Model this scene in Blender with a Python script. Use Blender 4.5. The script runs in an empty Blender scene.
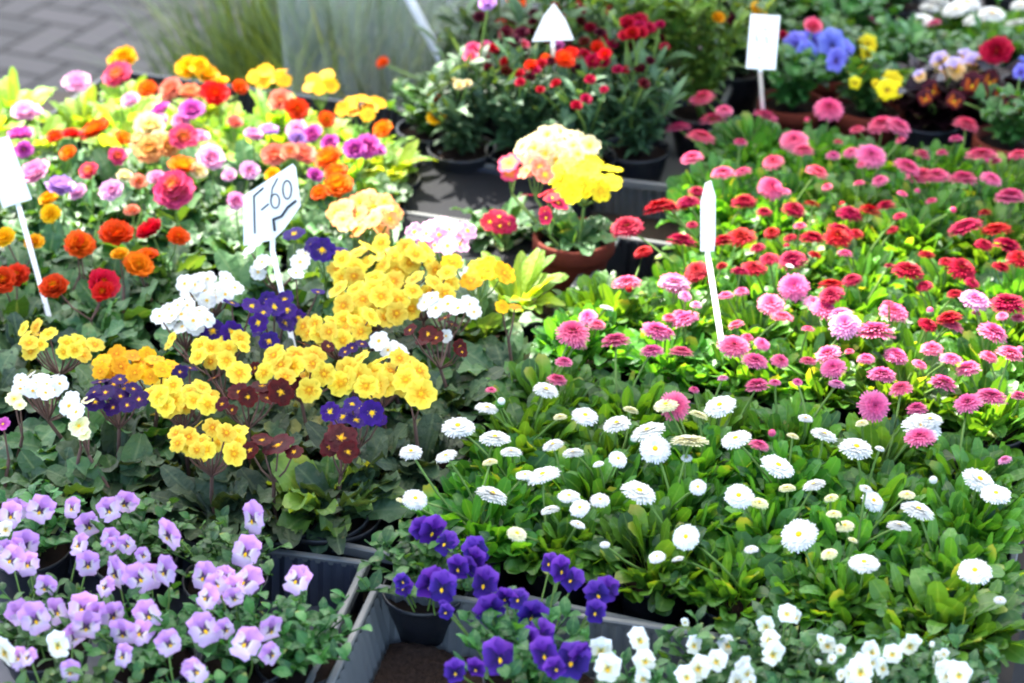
import bpy, math, random
from mathutils import Matrix, Vector, Quaternion
R = math.radians
rnd = random.Random(7)
scene = bpy.context.scene
COL = scene.collection

# ------------------------------------------------------------------ camera
ZT = 0.62                       # table top height
CAMZ = 1.84
PITCH = 30.0
FPX = 65 / 36 * 1024
cam = bpy.data.cameras.new('camera')
cam.lens = 65; cam.sensor_width = 36; cam.clip_end = 200; cam.clip_start = 0.05
camo = bpy.data.objects.new('camera', cam); COL.objects.link(camo)
camo.location = (0, 0, CAMZ); camo.rotation_euler = (R(90 - PITCH), 0, 0)
cam.dof.use_dof = True; cam.dof.focus_distance = 1.98; cam.dof.aperture_fstop = 4.0
scene.camera = camo
cP, sP = math.cos(R(PITCH)), math.sin(R(PITCH))

def at(px, py, z):
    """where the sight line through a picture position meets the level z"""
    a = (px - 512) / FPX; b = -(py - 341.5) / FPX
    d = Vector((a, cP + b * sP, -sP + b * cP))
    k = (z - CAMZ) / d.z
    return Vector((d.x * k, d.y * k, z))
def depth(p): return p.y * cP + (CAMZ - p.z) * sP
def pix(p):
    d = depth(p)
    return 512 + FPX * p.x / d, 341.5 + FPX * ((CAMZ - p.z) * cP - p.y * sP) / d
def size(w, p): return w / FPX * depth(p)

# the stall grid: s runs away along the trays, t runs to the left
YAW = R(19)
O0 = at(392, 568, ZT + .07); O0.z = 0
DS = Vector((math.sin(YAW), math.cos(YAW), 0)); DT = Vector((-math.cos(YAW), math.sin(YAW), 0))
def st(s, t, z=0): return O0 + DS * s + DT * t + Vector((0, 0, z))
def tost(p):
    q = Vector((p.x - O0.x, p.y - O0.y, 0)); return q.dot(DS), q.dot(DT)

# ------------------------------------------------------------------ colours / materials
def lin(c):
    if isinstance(c, str):
        c = [int(c[i:i+2], 16) / 255 for i in (0, 2, 4)]
    return tuple((x / 12.92 if x <= .04045 else ((x + .055) / 1.055) ** 2.4) for x in c) + (1,)

class NT:
    def __init__(s, name):
        s.m = bpy.data.materials.new(name); s.m.use_nodes = True
        s.t = s.m.node_tree; s.t.nodes.clear()
        s.out = s.n('ShaderNodeOutputMaterial')
    def n(s, typ, **kw):
        x = s.t.nodes.new(typ)
        for k, v in kw.items(): setattr(x, k, v)
        return x
    def l(s, a, b): s.t.links.new(a, b)
    def ramp(s, fac, stops):
        r = s.n('ShaderNodeValToRGB'); e = r.color_ramp.elements
        while len(e) < len(stops): e.new(.5)
        for i, (p, c) in enumerate(stops): e[i].position = p; e[i].color = c
        s.l(fac, r.inputs[0]); return r.outputs[0]
    def noise(s, scale, detail=3, vec=None):
        x = s.n('ShaderNodeTexNoise'); x.inputs['Scale'].default_value = scale; x.inputs['Detail'].default_value = detail
        if vec: s.l(vec, x.inputs['Vector'])
        return x.outputs['Fac']
    def mix(s, fac, a, b, typ='MIX'):
        x = s.n('ShaderNodeMix', data_type='RGBA', blend_type=typ)
        if isinstance(fac, float): x.inputs[0].default_value = fac
        else: s.l(fac, x.inputs[0])
        for i, v in ((6, a), (7, b)):
            if isinstance(v, tuple): x.inputs[i].default_value = v
            else: s.l(v, x.inputs[i])
        return x.outputs[2]
    def math(s, op, a, b=0.0):
        x = s.n('ShaderNodeMath', operation=op)
        for i, v in ((0, a), (1, b)):
            if isinstance(v, (int, float)): x.inputs[i].default_value = v
            else: s.l(v, x.inputs[i])
        return x.outputs[0]
    def attr(s, name):
        x = s.n('ShaderNodeAttribute', attribute_name=name); return x.outputs['Fac']
    def surf(s, col, rough=.6, spec=.3, bump=None, bd=.002, trans=None, tf=.3, sheen=0):
        p = s.n('ShaderNodeBsdfPrincipled')
        if isinstance(col, tuple): p.inputs['Base Color'].default_value = col
        else: s.l(col, p.inputs['Base Color'])
        if isinstance(rough, float): p.inputs['Roughness'].default_value = rough
        else: s.l(rough, p.inputs['Roughness'])
        p.inputs['Specular IOR Level'].default_value = spec
        if sheen: p.inputs['Sheen Weight'].default_value = sheen
        if bump is not None:
            b = s.n('ShaderNodeBump'); b.inputs['Distance'].default_value = bd; b.inputs['Strength'].default_value = .6
            s.l(bump, b.inputs['Height']); s.l(b.outputs[0], p.inputs['Normal'])
        o = p.outputs[0]
        if trans is not None:
            tr = s.n('ShaderNodeBsdfTranslucent')
            if isinstance(trans, tuple): tr.inputs[0].default_value = trans
            else: s.l(trans, tr.inputs[0])
            mx = s.n('ShaderNodeMixShader'); mx.inputs[0].default_value = tf
            s.l(o, mx.inputs[1]); s.l(tr.outputs[0], mx.inputs[2]); o = mx.outputs[0]
        s.l(o, s.out.inputs[0])
        return s.m

def petal_mat(name, stops, tf=.3, tip=None):
    k = NT('petal_' + name)
    c = k.ramp(k.attr('t'), [(p, lin(h)) for p, h in stops])
    oi = k.n('ShaderNodeObjectInfo')
    hs = k.n('ShaderNodeHueSaturation')
    k.l(k.math('ADD', k.math('MULTIPLY', oi.outputs['Random'], .024), .488), hs.inputs['Hue'])
    k.l(k.math('ADD', k.math('MULTIPLY', oi.outputs['Random'], .16), .90), hs.inputs['Value'])
    k.l(c, hs.inputs['Color'])
    vn = k.n('ShaderNodeMath', operation='SUBTRACT')
    streak = k.math('ADD', k.math('MULTIPLY', k.attr('rnd'), .26), .80)
    c2 = k.mix(1.0, hs.outputs[0], streak, 'MULTIPLY')
    return k.surf(c2, .6, .2, trans=c2, tf=tf)

def leaf_mat(name, dark, light, rib, tf=.3, rough=.42, spec=.45):
    k = NT('leaf_' + name)
    tc = k.n('ShaderNodeTexCoord')
    a = k.mix(k.attr('rnd'), lin(dark), lin(light))
    n = k.noise(60, 4, tc.outputs['Object'])
    a = k.mix(k.math('MULTIPLY', n, .45), a, lin(dark))
    m = k.ramp(k.attr('m'), [(0, (1, 1, 1, 1)), (.16, (0, 0, 0, 1))])
    oi = k.n('ShaderNodeObjectInfo')
    hs = k.n('ShaderNodeHueSaturation')
    k.l(k.math('ADD', k.math('MULTIPLY', oi.outputs['Random'], .03), .485), hs.inputs['Hue'])
    k.l(k.math('ADD', k.math('MULTIPLY', oi.outputs['Random'], .35), .82), hs.inputs['Value'])
    k.l(k.mix(k.math('MULTIPLY', m, .3), a, lin(rib)), hs.inputs['Color'])
    old = k.ramp(k.math('ADD', k.math('MULTIPLY', k.attr('rnd'), .8), k.math('MULTIPLY', k.attr('t'), .2)), [(.93, (0, 0, 0, 1)), (.99, (1, 1, 1, 1))])
    spots = k.ramp(k.noise(75, 5, tc.outputs['Object']), [(.66, (0, 0, 0, 1)), (.72, (1, 1, 1, 1))])
    c = k.mix(k.math('MULTIPLY', old, .7), hs.outputs[0], lin('a8a04c'))
    c = k.mix(k.math('MULTIPLY', spots, .45), c, lin('6c6238'))
    tcx = k.mix(1.0, c, (2.4, 1.75, .35, 1), 'MULTIPLY')
    return k.surf(c, rough, spec, bump=k.noise(130, 4, tc.outputs['Object']), bd=.004, trans=tcx, tf=tf)

M = {}
def PM(name, *stops, **kw): M[name] = petal_mat(name, stops, **kw)
# radial pigment, centre -> tip
PM('white',      (0, 'e4dc90'), (.22, 'ecebdf'), (1, 'f2f1ec'))
PM('pale yellow',(0, 'e8d060'), (.4, 'f0eaa8'), (1, 'f6f2c8'))
PM('pink',       (0, 'cc3470'), (.5, 'ea6092'), (1, 'f48eb0'))
PM('light pink', (0, 'dc609a'), (.5, 'ea88b4'), (1, 'f0b0d0'))
PM('hot pink',   (0, 'bc2454'), (.5, 'de4876'), (1, 'f07c9e'))
PM('red',        (0, '80021c'), (.5, 'a4062c'), (1, 'b81040'))
PM('magenta',    (0, '8e1a6a'), (.5, 'c2429c'), (1, 'd868b8'))
PM('lilac',      (0, 'd8b860'), (.3, 'b884cc'), (1, 'c89cdc'))
PM('pink and white', (0, 'f0d060'), (.3, 'e88cc0'), (1, 'f2c0dc'))
PM('orange',     (0, 'f7c81c'), (.4, 'f28a12'), (1, 'ec5a10'))
PM('golden yellow', (0, 'd86a04'), (.3, 'eea40a'), (1, 'f2b810'))
PM('yellow',     (0, 'd88008'), (.22, 'e4a418'), (.36, 'ecca34'), (1, 'f3de52'))
PM('lemon yellow', (0, 'd09c10'), (.3, 'e6c814'), (1, 'ecda20'))
PM('cream',      (0, 'e8b828'), (.3, 'ecd27c'), (1, 'efe2b8'))
PM('cream and orange', (0, 'e89c18'), (.4, 'eeb85c'), (.8, 'eca868'), (1, 'e89860'))
PM('salmon',     (0, 'f6c020'), (.35, 'ee7850'), (1, 'f09a80'))
PM('red and yellow', (0, 'f8c818'), (.3, 'f2a014'), (.42, 'd01c10'), (1, 'cc1a14'))
PM('orange red', (0, 'f0a010'), (.3, 'e84a0c'), (1, 'dd2c10'))
PM('pink and yellow', (0, 'f8cc28'), (.45, 'f08a50'), (.7, 'e0486a'), (1, 'dc4a74'))
PM('purple',     (0, 'e8b020'), (.14, 'c8a030'), (.2, '26085a'), (1, '360e74'))
PM('dark purple',(0, 'd8a020'), (.14, '60205a'), (.3, '2a104a'), (1, '341458'))
PM('maroon',     (0, 'e8b820'), (.10, 'd89018'), (.15, '3a0308'), (1, '560610'))
PM('dark maroon',(0, '300814'), (.5, '3c0a1c'), (1, '581028'))
PM('blue',       (0, '1c1c50'), (.3, '5a58c0'), (1, '8288e0'))
PM('violet_upper', (0, '34106e'), (.4, '562094'), (1, '7c44b4'))
PM('violet_lower', (0, '1a0c3c'), (.5, '32146e'), (1, '5830a0'))
PM('lilac_upper', (0, 'a870b4'), (.5, 'd294da'), (1, 'dea6e4'))
PM('lilac_lower', (0, '4a2c50'), (.16, '6a4a70'), (.26, 'efe4cc'), (.42, 'e6cce8'), (1, 'd6aede'))
PM('white_upper', (0, 'd8d8b0'), (.3, 'f4f4ec'), (1, 'fafaf6'))
PM('cream_lower', (0, '484020'), (.12, 'f0d870'), (.4, 'f6f2d8'), (1, 'faf8ec'))
PM('yellow_upper', (0, 'f2c810'), (.3, 'f4dc1c'), (1, 'f6e424'))
PM('yellow_lower', (0, '3c1c08'), (.16, '5c3010'), (.22, 'f2d010'), (1, 'f6e020'))
PM('maroon_upper', (0, '30060c'), (1, '52101c'))
PM('orange_lower', (0, '30060c'), (.3, 'b85010'), (.5, 'c06812'), (.62, '5a1014'), (1, '4a0c14'))
PM('lavender_upper', (0, 'b89ad8'), (1, 'ddc6ee'))
PM('apricot_lower', (0, '9a5a20'), (.3, 'f0b860'), (1, 'f2d09a'))
k = NT('flower_eye'); M['eye'] = k.surf(k.mix(k.noise(900), lin('d89410'), lin('f2c424')), .8, .1)
k = NT('flower_eye_dark'); M['eye_dark'] = k.surf(lin('3a1030'), .8, .1)

M['daisy_leaf'] = leaf_mat('daisy', '28561c', '68a83a', '90b860', tf=.44, rough=.38, spec=.6)
M['primrose_leaf'] = leaf_mat('primrose', '244a20', '568448', '8ea472', tf=.28, rough=.45, spec=.55)
M['lettuce_leaf'] = leaf_mat('lettuce', '56842a', 'aac850', 'ccd894', tf=.45, rough=.5)
M['polyanthus_leaf'] = leaf_mat('polyanthus', '22361e', '52704a', '78885e', tf=.22, rough=.5)
M['viola_leaf'] = leaf_mat('viola', '20481c', '4c8038', '6c9450', tf=.25)
M['grey_leaf'] = leaf_mat('grey', '223e26', '587c50', '84987c', tf=.2, rough=.5)
M['olive_leaf'] = leaf_mat('olive', '34581e', '86a848', 'a0b068', tf=.35)
M['grass_leaf'] = leaf_mat('grass', '28401c', '6c8450', '84966a', tf=.28)
M['dark_leaf'] = leaf_mat('dark', '12050a', '260c16', '2c1018', tf=.08, spec=.25)
def plain(name, a, b, sc=80, rough=.6, spec=.3, bd=.001, tf=None):
    k = NT(name); tc = k.n('ShaderNodeTexCoord'); n = k.noise(sc, 5, tc.outputs['Object'])
    c = k.mix(n, lin(a), lin(b))
    return k.surf(c, rough, spec, bump=n, bd=bd, trans=(c if tf else None), tf=tf or 0)
M['green_stem'] = plain('green_stem', '5c7c34', '7c9a4c', 60, tf=.15)
M['brown_stem'] = plain('brown_stem', '5a3a38', '7c6050', 60, tf=.1)
M['soil'] = plain('potting_soil', '080504', '40322a', 260, .95, .1, .006)
M['black_plastic'] = plain('black_plastic', '15161a', '24262c', 30, .38, .5, .0004)
M['dark_plastic'] = plain('dark_plastic', '2c303c', '3c414e', 18, .42, .5, .0004)
M['grey_plastic'] = plain('grey_plastic', '565859', '727472', 14, .45, .5, .0004)
M['matt_black'] = plain('matt_black', '101115', '1a1c21', 30, .75, .15, .0004)
M['terracotta'] = plain('terracotta', '4e1c12', '723020', 40, .8, .2, .001)
M['cream_pot'] = plain('cream_clay', 'b0a48c', 'd4c8b4', 40, .8, .2, .001)
M['tag_white'] = plain('tag_white', 'eef0ee', 'f6f7f5', 8, .35, .4, .0001, tf=.2)
M['ink'] = plain('ink', '20262c', '343c44', 50, .5, .2)
M['table_wood'] = plain('table_wood', '2c2620', '463c32', 12, .7, .2)
M['canvas'] = plain('canvas', 'eeebe4', 'f4f2ec', 200, .9, .1, .0004, tf=.6)  # cloth of the added shade canopies, translucent to pass fill light
M['steel'] = plain('white_metal', 'b8bec2', 'd0d4d8', 20, .4, .4, .0002)

# ------------------------------------------------------------------ mesh builder
class MB:
    def __init__(s): s.v = []; s.f = []; s.mi = []; s.t = []; s.m = []; s.r = []
    def vert(s, p, t=0., m=1., r=.5):
        s.v.append(tuple(p)); s.t.append(t); s.m.append(m); s.r.append(r); return len(s.v) - 1
    def face(s, idx, mi=0): s.f.append(tuple(idx)); s.mi.append(mi)
    def grid(s, rows, mi=0, close=False):
        for a, b in zip(rows[:-1], rows[1:]):
            n = len(a)
            for i in range(n if close else n - 1):
                j = (i + 1) % n
                s.face((a[i], a[j], b[j], b[i]), mi)
    def strip(s, mat, pts, ws, nx=3, fold=.0, notch=0., wave=0., mi=0, t0=0., t1=1., r=None, ph=0.):
        """leaf or petal: pts = centre line (y forward, z up) in the local frame, ws = half widths"""
        if r is None: r = rnd.random()
        rows = []; n = len(pts)
        for i, ((y, z), w) in enumerate(zip(pts, ws)):
            tt = t0 + (t1 - t0) * i / (n - 1); row = []
            for j in range(nx):
                u = -1 + 2 * j / (nx - 1)
                zz = z + fold * w * abs(u) + wave * w * math.sin(ph + i * 2.1 + u * 2.2) * abs(u)
                yy = y - (notch * (1 - abs(u)) ** 1.0 if i == n - 1 else 0)
                row.append(s.vert(mat @ Vector((u * w, yy, zz)), tt, abs(u), r))
            rows.append(row)
        s.grid(rows, mi)
    def tube(s, pts, r0, r1=None, n=5, mi=0, t=.5, cap=False):
        if r1 is None: r1 = r0
        rows = []; k = len(pts)
        for i, p in enumerate(pts):
            d = (pts[min(i + 1, k - 1)] - pts[max(i - 1, 0)]).normalized()
            x = d.orthogonal().normalized(); y = d.cross(x); rr = r0 + (r1 - r0) * i / (k - 1)
            rows.append([s.vert(p + (x * math.cos(2 * math.pi * a / n) + y * math.sin(2 * math.pi * a / n)) * rr, t) for a in range(n)])
        s.grid(rows, mi, True)
        if cap: s.face(rows[-1], mi); s.face(rows[0][::-1], mi)
    def lathe(s, prof, n=28, mi=0, cap0=False, cap1=False, c=Vector((0, 0, 0))):
        rows = [[s.vert(c + Vector((r * math.cos(2 * math.pi * a / n), r * math.sin(2 * math.pi * a / n), z)), .5, 1, .5) for a in range(n)] for r, z in prof]
        s.grid(rows, mi, True)
        if cap0: s.face(rows[0][::-1], mi)
        if cap1: s.face(rows[-1], mi)
    def box(s, lo, hi, mat=None, mi=0):
        mat = mat or Matrix()
        q = [s.vert(mat @ Vector((hi[0] if i & 1 else lo[0], hi[1] if i & 2 else lo[1], hi[2] if i & 4 else lo[2]))) for i in range(8)]
        for f in ((0, 2, 3, 1), (4, 5, 7, 6), (0, 1, 5, 4), (2, 6, 7, 3), (0, 4, 6, 2), (1, 3, 7, 5)): s.face([q[i] for i in f], mi)
    def mesh(s, name, mats, smooth=True):
        me = bpy.data.meshes.new(name); me.from_pydata(s.v, [], s.f)
        for m in (mats if isinstance(mats, (list, tuple)) else [mats]): me.materials.append(m)
        me.polygons.foreach_set('material_index', s.mi)
        if smooth: me.polygons.foreach_set('use_smooth', [True] * len(s.f))
        for nm, dat in (('t', s.t), ('m', s.m), ('rnd', s.r)):
            me.attributes.new(nm, 'FLOAT', 'POINT').data.foreach_set('value', dat)
        me.update(); return me

def link(name, me, parent=None):
    o = bpy.data.objects.new(name, me); COL.objects.link(o)
    if parent: o.parent = parent
    return o
def thing(name, label, cat, loc, rz=0, group=None):
    o = bpy.data.objects.new(name, None); COL.objects.link(o); o.empty_display_size = .03
    o.location = loc; o.rotation_euler = (0, 0, rz); o['label'] = label; o['category'] = cat
    if group: o['group'] = group
    return o
def structure(name, me):
    o = link(name, me); o['kind'] = 'structure'; return o

# ------------------------------------------------------------------ flowers (unit radius 1, facing +Z)
def ring(mb, n, L, w, el, cup=0., r0=.08, z0=0., nx=3, seg=4, mi=0, jit=.1, prof=None, notch=0, tt=(0, 1), wave=0., fold=0., a0=None):
    a0 = rnd.random() * 6.28 if a0 is None else a0
    for i in range(n):
        a = a0 + i * 2 * math.pi / n + rnd.uniform(-jit, jit) * 2 * math.pi / n
        l = L * rnd.uniform(1 - jit, 1 + jit * .5); e = el + rnd.uniform(-jit, jit) * .6
        pts = []; ws = []
        for q in range(seg + 1):
            f = q / seg; ang = e + cup * f
            y = r0 + l * f * math.cos(e + cup * f * .5); z = z0 + l * f * math.sin(e + cup * f * .5)
            pts.append((y, z)); ws.append(w * (prof(f) if prof else math.sin(math.pi * (.18 + .72 * f)) ** .6) * rnd.uniform(.9, 1.1))
        mb.strip(Matrix.Rotation(a, 4, 'Z'), pts, ws, nx, fold, notch, wave, mi, tt[0], tt[1], ph=rnd.random() * 6)
def daisy_mesh(i, full):
    mb = MB()
    if full:   # pompon double head
        for L, el, z, n, r0, t in ((.92, -.12, .0, 30, .06, 1), (.88, .10, .05, 30, .05, .95), (.78, .32, .09, 28, .05, .85), (.64, .55, .12, 26, .05, .7), (.50, .80, .15, 22, .04, .5), (.36, 1.05, .17, 16, .03, .35), (.24, 1.3, .18, 10, .01, .2)):
            ring(mb, n, L, .085, el, cup=-.5 if el > .2 else -.2, r0=r0, z0=z, tt=(t * .3, t), fold=.35, jit=.12)
    else:
        for L, el, z, n, r0 in ((.92, -.02, .0, 34, .08), (.86, .14, .03, 32, .08), (.72, .32, .05, 30, .08), (.52, .55, .07, 24, .08)):
            ring(mb, n, L, .098, el, cup=-.30, r0=r0, z0=z, fold=.35, jit=.1, tt=(.15, 1))
    return mb
def daisy_eye():
    mb = MB()
    mb.lathe([(.02, .26), (.12, .25), (.2, .2), (.24, .10), (.2, 0)], 14, cap0=True)
    return mb
def heart(f): return (.30, .72, 1.02, 1.02, .56)[round(f * 4)]
def heart6(f): return (.30, .62, .90, 1.06, 1.08, .92, .52)[round(f * 6)]
def floret_mesh(i):
    mb = MB()
    ring(mb, 5, .96, .60, rnd.uniform(.0, .12), cup=rnd.uniform(-.2, .1), r0=.03, nx=5, seg=6, prof=heart6, notch=.13, wave=.13, jit=.05)
    return mb
def floret_eye():
    mb = MB()
    for i in range(5):
        mb.strip(Matrix.Rotation(i * 1.2566, 4, 'Z'), [(.02, .05), (.16, .06), (.3, .045)], [.07, .11, .02], 3)
    mb.lathe([(.01, .10), (.06, .10), (.08, .03)], 8, cap0=True)
    return mb
def double_mesh(i):
    mb = MB()
    for L, el, n, t in ((.95, .05, 7, 1), (.92, .28, 7, .95), (.82, .55, 7, .8), (.66, .85, 6, .62), (.48, 1.1, 6, .42), (.3, 1.35, 5, .2)):
        ring(mb, n, L, .42 * (L + .15), el, cup=.35, r0=.02, nx=5, seg=4, prof=heart, notch=.06, wave=.12, jit=.14, tt=(max(0, t - .45), t))
    return mb
def double_eye():
    mb = MB(); mb.lathe([(.02, .30), (.09, .28), (.13, .2), (.1, .1)], 10, cap0=True); return mb
def viola_mesh(i):
    """face looks along +Z, 'up' of the face is +Y; slot 0 = upper petals, 1 = lower"""
    mb = MB()
    def pet(a, L, w, z, mi, w2=.2):
        pr = (.3, .72, 1.0, 1.05, .72)
        pts = [(.03 + L * q / 4, z + .10 * math.sin(q / 4 * 2.6) + (-.12 * (q / 4) ** 2)) for q in range(5)]
        mb.strip(Matrix.Rotation(a, 4, 'Z'), pts, [w * p * rnd.uniform(.92, 1.08) for p in pr], 7, 0, .05, w2, mi, ph=rnd.random() * 6)
    j = lambda: rnd.uniform(-.1, .1)
    pet(.42 + j(), .98, .52, -.06, 0); pet(-.42 + j(), .98, .52, -.03, 0)
    pet(1.55 + j(), .82, .44, .0, 1); pet(-1.55 + j(), .82, .44, .01, 1)
    pet(math.pi + j() * .5, .88, .62, .03, 1)
    return mb
def viola_eye():
    mb = MB(); c = Matrix.Translation((0, -.12, .12))
    mb.strip(c @ Matrix.Rotation(math.pi, 4, 'Z'), [(-.08, .03), (.06, .05), (.2, .03)], [.04, .11, .03], 3)
    return mb
def mat_me(cache, key, fn, mats):
    if key not in cache: cache[key] = fn().mesh('flower', mats)
    return cache[key]
MC = {}
EYES = {'daisy': ('flower_centre', daisy_eye, 'eye'), 'floret': ('flower_eye', floret_eye, 'eye'),
        'double': ('flower_centre', double_eye, 'eye'), 'viola': ('flower_eye', viola_eye, 'eye')}
def flower(kind, color, pos, diam, normal, parent, base, up=None, part='flower'):
    """a bloom as one part of its plant, its centre as the part's own piece"""
    v = rnd.randrange(7); full = kind == 'daisy' and color not in ('white', 'pale yellow')
    if kind == 'viola':
        mats = {'lilac': ('lilac_upper', 'lilac_lower'), 'violet': ('violet_upper', 'violet_lower'), 'white': ('white_upper', 'cream_lower'),
                'yellow': ('yellow_upper', 'yellow_lower'), 'maroon': ('maroon_upper', 'orange_lower'), 'lavender': ('lavender_upper', 'apricot_lower'),
                'blue': ('blue', 'blue')}[color]
        mats = [M[m] for m in mats]
    else: mats = M[color]
    key = (kind, color, v, full)
    if key not in MC:
        mb = {'daisy': lambda: daisy_mesh(v, full), 'floret': lambda: floret_mesh(v), 'double': lambda: double_mesh(v), 'viola': lambda: viola_mesh(v)}[kind]()
        MC[key] = mb.mesh('flower', mats)
    o = link(part, MC[key], parent)
    n = normal.normalized()
    if kind == 'viola':
        u = Vector((0, 0, 1)) if up is None else up
        y = (u - n * u.dot(n)).normalized(); x = y.cross(n)
        q = Matrix((x, y, n)).transposed().to_quaternion() @ Quaternion((0, 0, 1), rnd.uniform(-.6, .6))
    else:
        q = n.to_track_quat('Z', 'Y') @ Quaternion((0, 0, 1), rnd.random() * 6.28)
    o.rotation_mode = 'QUATERNION'; o.rotation_quaternion = q
    o.location = pos - base; s = diam / 2; 
    fl_ = 1.0 if kind == 'daisy' else 1
    o.scale = (s * rnd.uniform(.92, 1.08), s * rnd.uniform(.92, 1.08), s * fl_ * rnd.uniform(.8, 1.1))
    show = not (kind == 'daisy' and full and rnd.random() < .45)
    if show:
        nm, fn, em = EYES[kind]
        if color in ('dark maroon', 'blue') : em = 'eye_dark'
        ek = ('eye', kind, em)
        if ek not in MC: MC[ek] = fn().mesh(nm, M[em])
        e = link(nm, MC[ek], o)
        if kind == 'floret': e.scale = (.42, .42, .7) if color == 'maroon' else (.6, .6, .8)
        if kind == 'daisy': e.scale = (.75, .75, .9)
    return o
def stem(parent, a, b, r=.0011, mat='green_stem', bend=.01, name='stem'):
    mb = MB(); pts = []
    side = Vector((rnd.uniform(-1, 1), rnd.uniform(-1, 1), 0)) * bend
    for i in range(6):
        f = i / 5; p = a.lerp(b, f); p = p + side * math.sin(f * math.pi)
        p.x = a.x + (b.x - a.x) * f ** 1.4 + side.x * math.sin(f * math.pi); p.y = a.y + (b.y - a.y) * f ** 1.4 + side.y * math.sin(f * math.pi)
        pts.append(p)
    mb.tube(pts, r * 1.15, r, 5)
    return link(name, mb.mesh(name, M[mat]), parent)

# ------------------------------------------------------------------ foliage meshes (metres, base at origin)
def arc(L, e0, e1, seg):
    pts = [(0, 0)]; y = z = 0
    for i in range(seg):
        e = e0 + (e1 - e0) * ((i + .5) / seg) ** 1.2
        y += L / seg * math.cos(e); z += L / seg * math.sin(e); pts.append((y, z))
    return pts
SPOON = (.16, .14, .22, .55, .92, 1.04, .90, .36)
OBOV2 = (.14, .16, .24, .40, .60, .80, .94, 1.0, .98, .88, .66, .22)
OBOV = (.14, .22, .42, .70, .92, 1.0, .92, .66, .2)
def leaf(mb, pos, az, L, w, e0, e1, prof, nx=3, fold=.18, wave=.0, roll=0.):
    m = Matrix.Translation(pos) @ Matrix.Rotation(az, 4, 'Z') @ Matrix.Rotation(roll, 4, 'Y')
    mb.strip(m, arc(L, e0, e1, len(prof) - 1), [w * p for p in prof], nx, fold, 0, wave, ph=rnd.random() * 6)
def daisy_foliage():
    mb = MB(); u = rnd.uniform
    for i in range(150):
        az = u(0, 6.283); f = u(0, 1) ** .6; a2 = az + u(-1.1, 1.1)
        p = Vector((-math.sin(az), math.cos(az), 0)) * .044 * f
        e0 = R(90) - R(36) * f + u(-.25, .25)
        leaf(mb, p, a2, u(.028, .054) * (1.06 - .22 * f * f), u(.0052, .0100), e0, e0 - R(u(-20, 100)), SPOON, 3, u(.12, .4), u(.05, .3), u(-.6, .6))
    return mb
def primrose_foliage():
    mb = MB(); u = rnd.uniform
    for i in range(24):
        az = i * 2.4 + u(-.5, .5); f = i / 23
        p = Vector((-math.sin(az), math.cos(az), 0)) * .008
        e0 = R(85) - R(48) * f
        leaf(mb, p, az, u(.06, .108), u(.013, .021), e0, e0 - R(u(20, 95)), OBOV2, 5, u(.05, .35), u(.25, .5), u(-.5, .5))
    return mb
def lettuce_foliage():
    mb = MB(); u = rnd.uniform
    for i in range(30):
        az = i * 2.4 + u(-.4, .4); f = i / 29
        p = Vector((-math.sin(az), math.cos(az), 0)) * .012
        e0 = R(88) - R(45) * f
        leaf(mb, p, az, u(.06, .105), u(.012, .019), e0, e0 - R(u(20, 85)), OBOV, 5, .2, .3, u(-.4, .4))
    return mb
OVATE = (.15, .7, 1.0, .85, .5, .1)
LANCE = (.2, .7, 1.0, .9, .55, .08)
def bush(n, Rr, H, L, w, prof, nst=9, up=.6, stemr=.0012, zmin=.1, mb=None, wave=.1):
    """leafy stems rising from the base and carrying leaves all along"""
    mb = mb or MB(); u = rnd.uniform
    per = max(1, n // nst)
    for s_ in range(nst):
        az = s_ * 2.4 + u(-.3, .3); rr = Rr * math.sqrt((s_ + .5) / nst)
        tip = Vector((-math.sin(az) * rr, math.cos(az) * rr, H * u(.75, 1.0) * (1 - .35 * (rr / Rr) ** 2)))
        ctrl = Vector((tip.x * .35, tip.y * .35, tip.z * .6))
        path = [ctrl * (2 * f * (1 - f)) + tip * f * f for f in [q / 7 for q in range(8)]]
        mb.tube(path, stemr * 1.3, stemr * .7, 4)
        for j in range(per):
            f = zmin + (1 - zmin) * (j + u(0, 1)) / per
            p = ctrl * (2 * f * (1 - f)) + tip * f * f
            e0 = R(u(10, 60)) + up * f
            leaf(mb, p, u(0, 6.283), L * u(.65, 1.15), w * u(.8, 1.15), e0, e0 - R(u(20, 80)), prof, 3, .2, wave, u(-.4, .4))
    return mb
def grass_clump(n=190, H=.42):
    mb = MB(); u = rnd.uniform
    for i in range(n):
        az = u(0, 6.283); r = .05 * math.sqrt(u(0, 1))
        L = H * u(.5, 1.1); e0 = R(u(76, 90))
        p = Vector((-math.sin(az) * r, math.cos(az) * r, 0))
        leaf(mb, p, az, L, u(.0022, .0045), e0, e0 - R(u(8, 60)), (.8, 1, 1, 1, .9, .8, .6, .3, .05), 3, .4)
    return mb
FC = {}
FOL = {
 'daisy': (daisy_foliage, 'daisy_leaf', 6), 'primrose': (primrose_foliage, 'primrose_leaf', 5), 'lettuce': (lettuce_foliage, 'lettuce_leaf', 5),
 'polyanthus': (primrose_foliage, 'polyanthus_leaf', 4),
 'viola': (lambda: bush(280, .075, .072, .019, .0056, OVATE, 24, .3), 'viola_leaf', 4),
 'grey': (lambda: bush(380, .10, .20, .052, .0078, LANCE, 20, .5, .0018), 'grey_leaf', 4),
 'olive': (lambda: bush(480, .11, .31, .042, .0085, OVATE, 16, .4, .002), 'olive_leaf', 3),
 'rosette': (primrose_foliage, 'olive_leaf', 1),
 'green': (lambda: bush(240, .085, .12, .036, .0105, OVATE, 18, .4), 'viola_leaf', 3),
 'dark': (lambda: bush(170, .085, .10, .045, .017, OVATE, 16, .3), 'dark_leaf', 2),
 'grass': (grass_clump, 'grass_leaf', 3),
}
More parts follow.
